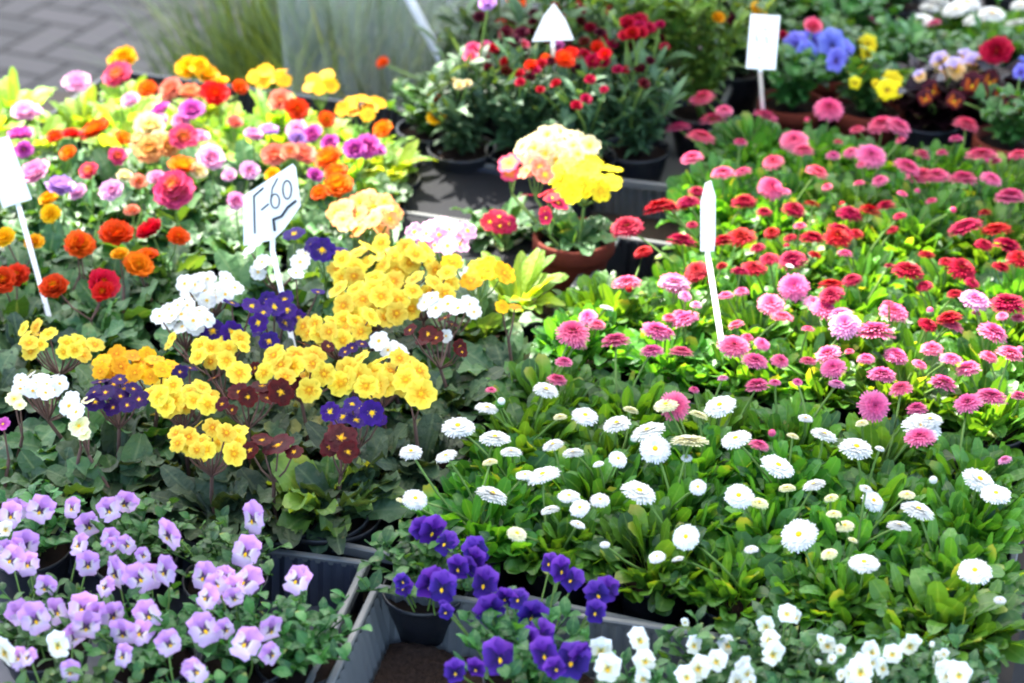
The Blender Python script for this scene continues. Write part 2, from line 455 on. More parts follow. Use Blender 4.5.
def foliage(kind, parent, z, scale=1., squash=1.):
    fn, mt, nv = FOL[kind]; v = rnd.randrange(nv)
    if (kind, v) not in FC: FC[(kind, v)] = fn().mesh('foliage', M[mt])
    o = link('foliage', FC[(kind, v)], parent)
    o.location = (0, 0, z); o.rotation_euler = (0, 0, rnd.random() * 6.28); o.scale = (scale, scale, scale * squash)
    return o
def pot(parent, kind='nursery', r=.045, h=.075):
    key = ('pot', kind)
    if key not in FC:
        mb = MB()
        if kind == 'nursery':
            mb.lathe([(.70, 0), (.97, .90), (.97, .91), (1.04, .91), (1.05, 1.0), (1.0, 1.0), (.97, .93), (.9, .6), (.85, .5)], 28, cap0=True)
            mt = 'black_plastic'
        else:
            mb.lathe([(.66, 0), (.92, .74), (.92, .75), (1.03, .755), (1.06, .78), (1.06, .975), (1.03, 1.0), (.95, 1.0), (.92, .96), (.88, .6)], 36, cap0=True)
            mt = 'terracotta' if kind == 'terracotta' else 'cream_pot'
        FC[key] = mb.mesh('pot', M[mt])
        mb = MB(); n = 22
        rows = [[mb.vert((q * math.cos(a * 6.283 / n), q * math.sin(a * 6.283 / n), .84 + rnd.uniform(-.03, .04) * (q < .9)), .5, 1, .5) for a in range(n)] for q in (.93, .7, .45, .2, .02)]
        mb.grid(rows, 0, True); FC[key + (1,)] = mb.mesh('soil', M['soil'])
    o = link('pot', FC[key], parent); o.scale = (r, r, h)
    s = link('soil', FC[key + (1,)], o)
    return o

ORD = ['first', 'second', 'third', 'fourth', 'fifth', 'sixth', 'seventh', 'eighth', 'ninth', 'tenth', 'eleventh', 'twelfth', 'thirteenth', 'fourteenth', 'fifteenth', 'sixteenth', 'seventeenth', 'eighteenth', 'nineteenth', 'twentieth'] + ['twenty-%s' % q for q in ('first', 'second', 'third', 'fourth', 'fifth', 'sixth', 'seventh', 'eighth', 'ninth')] + ['thirtieth']
NUM = ['no', 'one', 'two', 'three', 'four', 'five', 'six', 'seven', 'eight', 'nine', 'ten', 'eleven', 'twelve']
def num(n): return NUM[n] if n < len(NUM) else 'many'
CAMDIR = Vector((0, -cP, sP))

# ------------------------------------------------------------------ setting: pavers, tables
def paving():
    mb = MB(); S = 14.0
    q = [mb.vert(p) for p in ((-S, -4, 0), (S, -4, 0), (S, 2 * S, 0), (-S, 2 * S, 0))]; mb.face(q)
    k = NT('herringbone_pavers')
    tc = k.n('ShaderNodeTexCoord'); mp = k.n('ShaderNodeMapping')
    mp.inputs['Rotation'].default_value = (0, 0, R(24)); k.l(tc.outputs['Object'], mp.inputs[0])
    sx = k.n('ShaderNodeSeparateXYZ'); k.l(mp.outputs[0], sx.inputs[0])
    W = .115
    X = k.math('DIVIDE', sx.outputs[0], W); Y = k.math('DIVIDE', sx.outputs[1], W)
    ix = k.math('FLOOR', X); iy = k.math('FLOOR', Y)
    fx = k.math('SUBTRACT', X, ix); fy = k.math('SUBTRACT', Y, iy)
    # herringbone: cell class c=(ix-iy) mod 4 ; 0,1 = left/right half of a flat brick ; 2,3 = lower/upper half of an upright brick
    c = k.math('FLOORED_MODULO', k.math('SUBTRACT', ix, iy), 4.0)
    def eq(v): return k.math('COMPARE', c, float(v))
    for_eq = []
    def cmpv(v):
        x = k.n('ShaderNodeMath', operation='COMPARE'); k.l(c, x.inputs[0]); x.inputs[1].default_value = v; x.inputs[2].default_value = .1
        return x.outputs[0]
    e0, e1, e2, e3 = cmpv(0), cmpv(1), cmpv(2), cmpv(3)
    big = 9.0
    dl = k.math('ADD', fx, k.math('MULTIPLY', e1, big)); dr = k.math('ADD', k.math('SUBTRACT', 1.0, fx), k.math('MULTIPLY', e0, big))
    db = k.math('ADD', fy, k.math('MULTIPLY', e2, big)); dt = k.math('ADD', k.math('SUBTRACT', 1.0, fy), k.math('MULTIPLY', e3, big))
    d = k.math('MINIMUM', k.math('MINIMUM', dl, dr), k.math('MINIMUM', db, dt))
    bx = k.math('SUBTRACT', ix, e1); by = k.math('SUBTRACT', iy, e2)
    cv = k.n('ShaderNodeCombineXYZ'); k.l(bx, cv.inputs[0]); k.l(by, cv.inputs[1])
    wn = k.n('ShaderNodeTexWhiteNoise', noise_dimensions='2D'); k.l(cv.outputs[0], wn.inputs[0])
    n1 = k.noise(90, 6, tc.outputs['Object']); n2 = k.noise(2.2, 4, tc.outputs['Object'])
    brick = k.mix(wn.outputs[0], lin('302e2e'), lin('444040'))
    brick = k.mix(k.math('MULTIPLY', n1, .4), brick, lin('34332f'))
    brick = k.mix(k.math('MULTIPLY', n2, .35), brick, lin('5a5858'))
    j = k.ramp(d, [(.05, (0, 0, 0, 1)), (.11, (1, 1, 1, 1))])
    col = k.mix(j, lin('141210'), brick)
    h = k.math('ADD', k.math('MULTIPLY', j, 1.0), k.math('MULTIPLY', n1, .2))
    m = k.surf(col, .8, .25, bump=h, bd=.006)
    return structure('pavement', mb.mesh('pavement', m, False))
paving()

def table(s0, s1, t0, t1, label):
    c = st((s0 + s1) / 2, (t0 + t1) / 2); root = thing('trestle_table', label, 'table', c, -YAW)
    a = (t1 - t0) / 2; b = (s1 - s0) / 2; mb = MB(); n = max(2, round(2 * b / .14))
    for i in range(n):
        y0 = -b + 2 * b * i / n; mb.box((-a, y0 + .002, ZT - .03), (a, y0 + 2 * b / n - .002, ZT))
    link('tabletop', mb.mesh('tabletop', M['table_wood'], False), root)
    for sx in (-1, 1):
        for sy in (-1, 1):
            mb = MB(); x, y = sx * (a - .08), sy * (b - .08)
            mb.tube([Vector((x, y, ZT - .0305)), Vector((x + sx * .04, y, 0.0))], .022, .018, 8, cap=True)
            link('leg', mb.mesh('leg', M['table_wood']), root)
table(-.55, 1.16, -.62, 1.12, 'dark slatted stall table carrying the trays of primroses, daisies and violas')
table(1.165, 2.3, -1.3, .36, 'dark slatted table behind, carrying the wallflowers and terracotta pots of pansies')

def tray(s0, t0, w, d, yaw, label, h=.07, mat='black_plastic', rim=None, corner=None):
    """far right corner based when corner is given, else placed on the stall grid"""
    root = thing('plant_tray', label, 'plant tray', (0, 0, 0), 0, 'plastic plant trays on the stall')
    if corner is not None:
        l = Vector((math.cos(yaw), -math.sin(yaw), 0)); dd = Vector((math.sin(yaw), math.cos(yaw), 0))
        c = corner + l * (w / 2 * (1 if s0 == 'L' else -1)) - dd * d / 2; c.z = 0
    else: c = st(s0 + d / 2, t0 + w / 2); yaw = yaw
    root.location = (c.x, c.y, ZT); root.rotation_euler = (0, 0, -yaw)
    mb = MB(); a, b = w / 2, d / 2; th = .003; f = .012
    mb.box((-a + f, -b + f, .001), (a - f, b - f, .004))
    def wall(p0, p1, nrm):
        L = (p1 - p0).length; n = max(8, int(L / .007)) ; ux = (p1 - p0) / L
        lo = []; hi = []; lo2 = []; hi2 = []
        for i in range(n + 1):
            g = .0022 * (1 if (i // 1) % 2 else -1); p = p0 + ux * (L * i / n)
            for lst, base, off in ((lo, p - nrm * f * .9, 0), (hi, p, 1), (lo2, p - nrm * f * .9, 0), (hi2, p, 1)):
                pass
            o = nrm * g
            A = p - nrm * f + o; B = p + o
            lo.append(mb.vert((A.x, A.y, .002))); hi.append(mb.vert((B.x, B.y, h - .002)))
            A = A - nrm * th; B = B - nrm * th
            lo2.append(mb.vert((A.x, A.y, .002))); hi2.append(mb.vert((B.x, B.y, h - .002)))
        mb.grid([lo, hi]); mb.grid([hi2, lo2])
    P = [Vector((-a, -b, 0)), Vector((a, -b, 0)), Vector((a, b, 0)), Vector((-a, b, 0))]
    N = [Vector((0, -1, 0)), Vector((1, 0, 0)), Vector((0, 1, 0)), Vector((-1, 0, 0))]
    for i in range(4): wall(P[i], P[(i + 1) % 4], N[i])
    link('tray_body', mb.mesh('tray_body', M[mat], False), root)
    mb = MB(); o = .005; i_ = .003
    def loop(ex, z): return [mb.vert((x * (1) + (ex if x > 0 else -ex), y + (ex if y > 0 else -ex), z)) for x, y in ((-a, -b), (a, -b), (a, b), (-a, b))]
    mb.grid([loop(-i_, h - .006), loop(-i_, h), loop(-i_ + .0015, h + .0015), loop(o - .0015, h + .0015), loop(o, h), loop(o, h - .010), loop(o - .002, h - .010), loop(o - .002, h - .003)], 0, True)
    link('rim', mb.mesh('rim', M[rim or mat], False), root)
    return root, yaw, c

tray('L', 0, .60, .40, R(13), 'pale grey ribbed tray at the front holding purple and white violas on loose soil', .068, 'grey_plastic', corner=at(377, 587, ZT + .068))
tray('R', 0, .60, .40, R(12), 'dark tray at lower left holding the lilac violas', .058, 'dark_plastic', 'grey_plastic', corner=at(364, 563, ZT + .058))
tray(.035, .012, .60, .385, YAW, 'black tray of yellow, maroon and purple primroses behind the lilac violas', .06, 'black_plastic', 'grey_plastic')
tray(.435, .012, .62, .36, YAW, 'black tray of red, white and purple primroses left of the large yellow primrose', .06, 'black_plastic', 'grey_plastic')
tray(.81, .35, .62, .33, YAW, 'black tray of pink and orange double primroses nearest the paving', .06, 'black_plastic')
tray(.012, -.600, .595, .395, YAW, 'black tray of white daisies, nearest of the three daisy trays', .06, 'black_plastic', 'grey_plastic')
tray(.425, -.600, .595, .395, YAW, 'black tray of pink daisies, middle one of the three daisy trays', .06, 'black_plastic', 'grey_plastic')
tray(.84, -.66, .56, .32, YAW, 'black tray of hot pink daisies, farthest of the three daisy trays', .06, 'black_plastic', 'grey_plastic')
tray(.985, -.04, .38, .42, YAW * .8, 'grey rimmed tray under the dark leaved wallflowers', .065, 'grey_plastic')
# empty tray lying upside down: a flat ribbed base seen from above
def upturned():
    c = at(455, 212, ZT + .06); c.z = ZT
    root = thing('upturned_tray', 'empty dark grey tray lying upside down left of the terracotta pot', 'plant tray', c, -YAW * 1.1, 'plastic plant trays on the stall')
    mb = MB(); a, b, h = .15, .15, .058
    rows = []
    for ex, z in ((.012, 0), (.012, .004), (.004, .004), (0, h - .004), (-.003, h)):
        rows.append([mb.vert((x + math.copysign(ex, x), y + math.copysign(ex, y), z)) for x, y in ((-a, -b), (a, -b), (a, b), (-a, b))])
    mb.grid(rows, 0, True)
    n = 20; top = []
    for j in range(2):
        top.append([mb.vert((-a + .003 + (2 * a - .006) * i / n, (-b + .003) if j == 0 else (b - .003), h)) for i in range(n + 1)])
    mb.grid(top)
    link('tray_body', mb.mesh('tray_body', M['matt_black'], False), root)
    mb = MB()
    for x0, y0, x1, y1 in ((-a, -b, a, -b + .006), (-a, b - .006, a, b), (-a, -b, -a + .006, b), (a - .006, -b, a, b)):
        mb.box((x0, y0, h - .001), (x1, y1, h + .004))
    link('base_ridge', mb.mesh('base_ridge', M['dark_plastic'], False), root)
upturned()
# loose soil in the front tray
mb = MB(); n = 90; l = Vector((math.cos(R(13)), -math.sin(R(13)), 0)); dd = Vector((math.sin(R(13)), math.cos(R(13)), 0))
c0 = at(377, 587, ZT + .068); rows = []
for j in range(n):
    row = []
    for i in range(n):
        p = c0 + l * (.018 + .56 * i / (n - 1)) - dd * (.02 + .36 * j / (n - 1)); row.append(mb.vert((p.x, p.y, ZT + .012 + rnd.uniform(0, .006) + .006 * math.sin(i * .31) * math.cos(j * .23))))
    rows.append(row)
mb.grid(rows)
so = link('soil', mb.mesh('soil', M['soil'])); so['kind'] = 'stuff'; so['label'] = 'loose dark potting soil on the floor of the pale grey front tray'; so['category'] = 'soil'

def cl(cx, cy, rx, ry, n, w):
    out = []; k = 0
    while len(out) < n and k < 4000:
        k += 1; x = rnd.uniform(-1, 1); y = rnd.uniform(-1, 1)
        if x * x + y * y > 1: continue
        p = (cx + x * rx, cy + y * ry)
        if all(math.hypot((p[0] - q[0]), (p[1] - q[1]) * 1.5) > w * (.72 if k < 1500 else .5) for q in out): out.append((p[0], p[1], w * rnd.uniform(.88, 1.1)))
    return out
# ------------------------------------------------------------------ DATA: blooms where the picture shows them
DA = []   # daisies: colour, x, y, width, facing
def D(col, *pts):
    for p in pts: DA.append((col, p[0], p[1], p[2], p[3] if len(p) > 3 else 0))
D('hot pink', (703,98,22),(678,128,26),(713,120,28),(701,137,26),(766,116,25),(829,109,30,.3),(882,125,28),(966,125,27),(982,155,32),(1019,155,22),(803,151,22),(773,162,23),(723,173,23),(743,172,18),(771,188,25,.5),(817,172,22),(907,167,28),(921,176,30),(936,176,26),(922,155,18),(942,153,13),(963,179,28),(1010,197,30),(692,158,22),(800,226,14))
D('pink', (724,111,18),(898,127,27),(794,141,28,.3),(871,156,31,.3),(784,192,13),(991,179,22),(880,181,17),(833,156,16),(696,100,14))
D('red', (697,192,18),(690,202,22),(669,207,20),(744,202,26),(764,212,15),(794,210,25),(812,204,15),(850,214,26),(870,211,22),(886,206,20),(900,216,13),(892,230,13),(840,230,27),(965,227,32),(996,230,30),(985,213,14),(682,241,30),(741,237,26),(812,238,24),(697,271,24,.4),(724,241,24),(838,237,28),(856,234,15),(1007,246,28),(1019,259,24),(1001,267,18),(754,268,24),(769,259,20),(792,260,30),(815,255,14),(722,266,12),(908,271,30),(961,269,34,.2),(972,283,15),(831,285,26),(831,295,26),(852,280,20),(889,266,10),(1008,304,34),(928,325,20),(949,318,24),(643,252,18),(627,227,32,.2),(660,207,30),(685,203,18))
D('pink', (675,283,30),(685,319,26),(666,332,20),(681,352,24),(734,346,32,.1),(762,344,16),(755,361,25),(780,361,18),(736,325,16),(794,287,31,.6),(771,304,27,.3),(782,317,22),(824,310,28),(808,329,14),(875,332,36),(894,312,28),(889,304,14),(993,333,30),(1019,318,16),(808,361,17),(828,354,25),(833,368,27,.15),(866,359,18),(882,375,27),(896,356,25),(901,389,24),(932,349,22),(951,359,22),(968,369,26),(943,384,30),(989,357,18),(1010,354,28),(968,403,28),(991,397,30),(1019,396,16),(917,409,22),(874,406,29,.9),(757,386,26),(675,406,32,.8),(694,390,11),(952,326,26),(920,437,30),(759,445,20),(627,283,31),(657,331,30),(652,351,23),(682,315,18),(573,333,34,.1),(588,317,20),(597,325,18),(616,341,30),(576,343,24),(564,362,18),(557,380,22),(491,390,11))
D('light pink', (674,283,28),(685,296,14),(813,303,20),(845,325,30,.4),(975,300,30),(696,305,12),(840,314,22),(1005,460,14))
D('white', (546,390,28),(487,408,25),(458,427,34,.05),(495,438,32),(511,452,24),(553,445,24),(573,453,22),(585,416,27,.1),(617,424,30),(648,431,38),(655,449,32,.5),(683,440,22),(411,452,25),(446,456,24),(415,499,26,.15),(492,495,34),(525,475,20),(543,475,34),(569,496,23),(580,508,22,.15),(600,500,22,.2),(550,510,21),(639,492,38),(618,459,20,.3),(686,537,27,.5),(698,487,18,.6),(739,496,30,.5),(778,466,36),(814,485,24),(799,535,37,.4),(864,563,32),(873,501,24,.4),(866,489,16),(918,510,34),(899,526,24),(979,480,34,.1),(996,494,32,.1),(975,571,36,.1),(720,406,33),(736,439,32),(824,435,28),(856,448,36),(922,427,42),(930,420,26),(790,266,9),(607,308,15),(1000,600,14))
D('pale yellow', (666,405,22),(631,410,16),(560,417,14),(490,462,14),(517,534,18,.3),(759,503,18),(787,488,16),(831,498,14),(834,514,16),(845,526,17),(829,554,17),(690,441,34),(400,500,8),(853,540,10))
D('white', (940,2,26),(956,9,28,.1),(967,3,28),(921,20,26),(977,19,28),(992,14,28,.1),(1016,23,26),(1021,5,22),(930,8,22))
D('pink', (934,23,14),(876,18,14,.4),(866,2,14))

for (cx, cy, rx, ry, n_, cols) in ((800, 250, 170, 40, 22, ('red', 'red', 'hot pink')), (960, 262, 70, 40, 8, ('red',)), (820, 335, 200, 50, 30, ('pink', 'pink', 'light pink', 'hot pink')), (850, 165, 160, 45, 22, ('hot pink', 'pink')), (700, 480, 260, 80, 22, ('white', 'pale yellow', 'white'))):
    for (x, y, w_) in cl(cx, cy, rx, ry, n_, 17):
        if all(math.hypot(x - q[1], y - q[2]) > 13 for q in DA): DA.append((rnd.choice(cols), x, y, w_ * rnd.uniform(.6, 1.05), 0))
PR = []   # primroses: kind, colour, x, y, width
def Q(kind, col, *pts):
    for p in pts: PR.append((kind, col, p[0], p[1], p[2]))
Q('double', 'golden yellow', (125,58,26),(118,62,20),(190,70,28),(207,76,28),(218,86,26),(200,66,20))
Q('double', 'pink and yellow', (118,76,30),(183,138,30),(174,192,42),(174,186,32))
Q('double', 'pink and white', (77,84,30),(26,114,30),(211,159,32),(79,193,20),(112,191,24),(297,131,24))
Q('double', 'magenta', (21,137,26),(367,148,28),(355,150,24),(376,150,20),(160,113,24),(192,111,24),(330,143,20),(24,150,20))
Q('double', 'light pink', (35,174,34),(253,136,20),(181,122,20),(236,202,20),(160,122,18),(34,112,18))
Q('double', 'lilac', (60,188,30),(269,132,22),(297,139,20))
Q('double', 'golden yellow', (49,200,18),(51,214,20),(5,238,24),(34,243,20),(120,255,18))
Q('double', 'salmon', (172,90,28),(190,94,24),(281,102,28),(275,156,28),(302,155,28),(290,152,20))
Q('double', 'orange red', (215,95,30),(297,110,24),(239,88,18),(55,137,18),(72,135,20),(151,232,32),(178,237,24))
Q('floret', 'golden yellow', *cl(272, 75, 19, 8, 6, 17), *cl(322, 82, 17, 8, 5, 17), *cl(362, 107, 21, 8, 7, 18))
Q('double', 'orange', (97,132,34),(123,139,18),(183,168,28),(329,160,30),(336,174,26),(338,187,28),(139,266,30),(148,256,22),(80,246,30),(383,130,20))
Q('double', 'cream', (151,128,34),(140,140,24),(160,142,24),(198,172,20))
Q('double', 'cream and orange', (151,150,30),(167,147,24))
Q('double', 'orange red', (117,236,36),(76,244,22))
Q('double', 'red and yellow', (3,281,28),(17,277,30),(55,288,32),(103,285,34),(103,292,24))
Q('floret', 'cream and orange', *cl(365, 214, 30, 18, 15, 22))
Q('floret', 'pink and white', *cl(442, 234, 28, 13, 13, 22))
Q('floret', 'white', *cl(209, 288, 26, 13, 14, 19), *cl(183, 317, 26, 12, 14, 19), (262,262,18),(258,272,18),(300,262,20),(305,254,18),(254,240,18),(250,250,18),(296,273,18))
Q('floret', 'purple', (294,234,26),(322,250,28),(338,252,24),(312,245,20),(232,303,20),(213,331,24),(232,332,22),(269,341,22),(318,292,16),*cl(275,312,26,14,9,21),(258,330,18))
Q('floret', 'yellow', *cl(35, 338, 16, 15, 8, 19), *cl(79, 348, 20, 8, 7, 18))
Q('floret', 'golden yellow', *cl(133, 366, 38, 14, 17, 20))
Q('floret', 'yellow', (170,343,18),(172,338,14),*cl(212, 355, 20, 12, 7, 20),*cl(232,343,16,6,4,18),(239,373,27))
Q('floret', 'yellow', *cl(292, 366, 32, 15, 15, 24), (309,390,26),(324,374,26))
Q('floret', 'yellow', *cl(183, 396, 36, 12, 13, 22), (172,406,32))
Q('floret', 'yellow', *cl(210, 438, 40, 12, 13, 21), (204,452,20),(234,454,25),(197,450,18))
Q('floret', 'yellow', *cl(334, 330, 36, 11, 14, 22))
Q('floret', 'yellow', *cl(382, 372, 40, 16, 18, 26), (421,394,34),(341,384,28),(376,386,30),(406,380,28))
Q('floret', 'yellow', *cl(390, 278, 62, 36, 40, 23), *cl(372, 306, 30, 14, 7, 25))
Q('floret', 'golden yellow', (471,281,26),(488,269,26),(504,273,26),(478,268,22),(502,307,15),(515,307,14),(452,262,24))
Q('floret', 'white', (425,302,22),(436,308,22),(448,304,24),(458,308,22),(469,304,22),(432,298,18),(474,312,16),(379,341,22),(399,348,22),(388,350,18),(446,336,14))
Q('floret', 'maroon', (428,334,20),(436,338,18),(424,340,18),(460,347,16),(462,352,12),(281,392,30),(262,386,26),(239,392,24),(248,397,22),(255,368,14),(268,398,22),(292,382,20))
Q('floret', 'maroon', (278,445,34),(262,440,22),(294,452,20),(341,438,34),(330,446,24),(348,452,24),(338,425,24),(250,450,20))
Q('floret', 'maroon', (318,352,18),(328,346,16),(445,318,16),(452,324,14),(304,344,16),(222,404,16),(232,410,14),(214,378,14),(410,330,16))
Q('floret', 'dark purple', (180,372,16),(190,368,16),(352,348,14),(362,344,14),(345,352,14))
Q('floret', 'purple', (343,417,26),(330,412,22),(356,420,22),(372,413,26),(362,408,20),(380,420,16),(352,404,18))
Q('floret', 'dark purple', *cl(116, 394, 25, 17, 11, 20))
Q('floret', 'white', *cl(40, 384, 23, 10, 12, 17), (69,406,22),(76,412,20),(72,398,18))
Q('floret', 'pale yellow', (79,426,22),(84,434,16),(14,399,18),(20,405,14),(88,400,14))
Q('floret', 'magenta', (3,424,16))
for col, n_ in (('pink and white', 3), ('cream', 4), ('light pink', 4), ('orange', 7), ('salmon', 5), ('pink and yellow', 7), ('magenta', 6), ('golden yellow', 4)):
    for (x, y, w_) in cl(195, 150, 165, 72, n_, 20):
        if all(math.hypot(x - q[2], y - q[3]) > 15 for q in PR): PR.append(('double', col, x, y, w_ * .95))
# the primroses of the terracotta pot and its neighbour
POTF = [('floret', 'cream', cl(554, 146, 38, 15, 22, 22)), ('floret', 'lemon yellow', cl(585, 177, 30, 18, 20, 24)),
        ('floret', 'pink and yellow', [(509,163,24),(509,172,22),(518,158,18)]), ('floret', 'salmon', [(527,170,26),(540,168,24),(533,162,22),(545,175,20)]),
        ('floret', 'red', [(548,193,22),(558,203,22),(552,198,18),(546,218,14),(545,212,14)])]
REDF = [('floret', 'red', [(499,217,24),(490,222,20),(508,224,20),(527,195,14),(500,226,18)])]
VI = []
def V(col, ox, oy, *pts):
    for p in pts: VI.append((col, ox + p[0] / 2.844, oy + p[1] / 2.844, p[2] if len(p) > 2 else 32))
V('lilac', 0, 443, (30,205),(115,190),(205,185,26),(310,190),(250,235,30),(225,290,30),(70,290,30),(80,345),(15,310,28),(480,262,40),(720,215,36),(700,310,34),(250,345),(330,370,34),(395,385),(470,365),(580,380,28),(640,380,28),(700,395,34),(665,440,28),(845,390,32),(130,410,28),(100,500),(160,480),(235,470,36),(245,520,34),(320,490),(350,540,30),(420,490,38),(480,570),(580,530,38),(640,530,26),(700,570,38),(770,530,34),(770,600,26),(590,440,30),(350,605,28),(80,610,24),(200,650,30),(555,650,26),(50,190,26),(360,290,20),(400,540,26),(300,410,26))
V('white', 0, 443, (165,575,32),(15,595,32),(15,245,18))
V('violet', 330, 443, (290,250,30),(330,285,26),(415,310,30),(365,355,28),(285,400,36),(320,410,30),(440,400,28),(210,410,22),(455,475,36),(500,440,26),(575,490,38),(600,550,32),(655,360,26),(690,390,24),(760,430,26),(755,480,24),(480,610,34),(690,620,34),(610,600,28),(355,650,24),(415,640,20),(330,480,14),(640,640,24))
V('white', 330, 443, (770,590,32),(790,640,32),(880,560,34),(895,620,32),(890,670,26))
V('white', 664, 443, (290,520,26),(300,560,26),(310,600,30),(350,485,26),(375,495,20),(180,575,28),(100,640,34),(150,620,30),(225,640,30),(85,575,20),(465,575,22),(590,595,28),(560,650,34),(700,575,30),(800,650,34),(840,660,30),(650,600,28),(205,680,30),(620,640,22),(530,655,24),(780,620,22),(60,510,12))

# ------------------------------------------------------------------ build: daisies
plants = []
TR = [('nearest', .035, 4, 6, -.57, .086, .096), ('middle', .45, 4, 6, -.57, .092, .096), ('farthest', .86, 4, 6, -.62, .078, .094)]
for tn, s0, nr, nc, t0, ds, dt_ in TR:
    for r in range(nr):
        for c in range(nc):
            s = s0 + (.014 if tn == 'nearest' else 0) + ds * (r + .4) + rnd.uniform(-.008, .008); t = t0 + dt_ * (c + .3) + rnd.uniform(-.008, .008)
            p = st(s, t, ZT + .004); x, y = pix(p + Vector((0, 0, .09)))
            if x > 1090 or y > 730 or (s > .64 and t > -.10): continue
            if tn == 'farthest' and (t > -.14 and s < .93): pass
            plants.append(dict(tray=tn, row=r, col=nc - 1 - c, p=p, fl=[]))
# the small pots of daisies at the very back right
back = [dict(tray='back', row=0, col=i, p=st(*q, ZT + .004), fl=[]) for i, q in enumerate([tost(at(935, 45, ZT + .1)), tost(at(985, 42, ZT + .1)), tost(at(1025, 48, ZT + .1)), tost(at(960, 22, ZT + .1)), tost(at(1010, 22, ZT + .1)), tost(at(880, 36, ZT + .1))])]
for col, x, y, w, face in DA:
    z = ZT + rnd.uniform(.128, .152)
    pos = at(x, y, z)
    pool = back if y < 30 else plants
    b = min(pool, key=lambda q: (q['p'].x - pos.x) ** 2 + (q['p'].y - pos.y) ** 2)
    b['fl'].append((col, pos, size(w * (1.12 if 'white' != col else 1), pos), face))
def colours(cs):
    order = []
    for c in cs:
        if c not in order: order.append(c)
    order.sort(key=lambda c: -cs.count(c))
    return order
# number the plants of each row as the picture shows them, left to right
for b in plants + back:
    root = thing('daisy_plant', '', 'daisy plant', b['p'], 0, 'double daisy plants in trays')
    cs = [f[0] for f in b['fl']]; o = colours(cs)
    if cs: desc = '%s %s %s' % (num(len(cs)), ' and '.join(o[:2]), 'bloom' if len(cs) == 1 else 'blooms')
    else: desc = 'no open bloom'
    if b['tray'] == 'back': root['label'] = 'daisy plant, %s, %s from left at the back right' % (desc, ORD[b['col']])
    else: root['label'] = 'daisy, %s, %s from left, %s row of %s tray' % (desc, ORD[b['col']], ORD[b['row']], b['tray'])
    pot(root, 'nursery', .042, .062)
    foliage('daisy', root, .060, rnd.uniform(1.0, 1.2), rnd.uniform(.9, 1.1))
    for col, pos, d, face in b['fl']:
        toward = face if face else rnd.uniform(-.6, .08)
        n = Vector((rnd.uniform(-.4, .4), rnd.uniform(-.15, .15), 1)) + Vector((0, -1, 0)) * math.tan(min(1.2, max(-.3, toward)))
        flower('daisy', col, pos, d, n, root, b['p'])
        stem(root, Vector((rnd.uniform(-.01, .01), rnd.uniform(-.01, .01), .055)), pos - b['p'] - n.normalized() * d * .03, .0013, bend=rnd.uniform(.004, .018))
    for q in range(rnd.choice((0, 0, 1))):   # closed buds
        tip = Vector((rnd.uniform(-.045, .045), rnd.uniform(-.045, .045), rnd.uniform(.105, .135)))
        bk_ = 'bud' + (o[0] if o and o[0] in ('white', 'pink', 'red', 'hot pink') else 'white')
        if bk_ not in MC:
            mb = MB(); mb.lathe([(.0012, 0), (.0050, .0015), (.0058, .005), (.0050, .0085), (.0042, .0088)], 10); nb = len(mb.f)
            mb.lathe([(.0044, .0085), (.0040, .0115), (.0018, .0135)], 10, mi=1, cap1=True)
            MC[bk_] = mb.mesh('bud', [M['daisy_leaf'], M[bk_[3:]]])
        ob = link('bud', MC[bk_], root); ob.location = tip; ob.rotation_euler = (rnd.uniform(-.5, .5), rnd.uniform(-.5, .5), 0)
        stem(root, Vector((tip.x * .2, tip.y * .2, .055)), tip + Vector((0, 0, .0005)), .0011)

# ------------------------------------------------------------------ build: primroses, grouped by colour into plants
groups = []
for kind, col, x, y, w in PR:
    z = ZT + (.15 if kind == 'double' else .162) + rnd.uniform(-.014, .014)
    if kind == 'double': w *= 1.1
    pos = at(x, y, z); best = None
    for g in groups:
        if g['col'] != col or g['kind'] != kind: continue
        c = sum((f[0] for f in g['fl']), Vector()) / len(g['fl']); dd_ = (Vector((c.x - pos.x, c.y - pos.y))).length
        if dd_ < .065 and (best is None or dd_ < best[0]): best = (dd_, g)
    if best: best[1]['fl'].append((pos, size(w, pos)))
    else: groups.append(dict(kind=kind, col=col, fl=[(pos, size(w, pos))]))
for g in groups:
    c = sum((f[0] for f in g['fl']), Vector()) / len(g['fl']); g['c'] = Vector((c.x, c.y, ZT + .004)); g['s'], g['t'] = tost(c)
# keep the bases at pot distance from one another
for it in range(60):
    for i, a in enumerate(groups):
        for b in groups[i + 1:]:
            d = Vector((a['c'].x - b['c'].x, a['c'].y - b['c'].y, 0)); L = d.length
            if L < .062:
                d = (d / L if L > 1e-5 else Vector((1, 0, 0))) * (.062 - L) * .5; a['c'] += d; b['c'] -= d
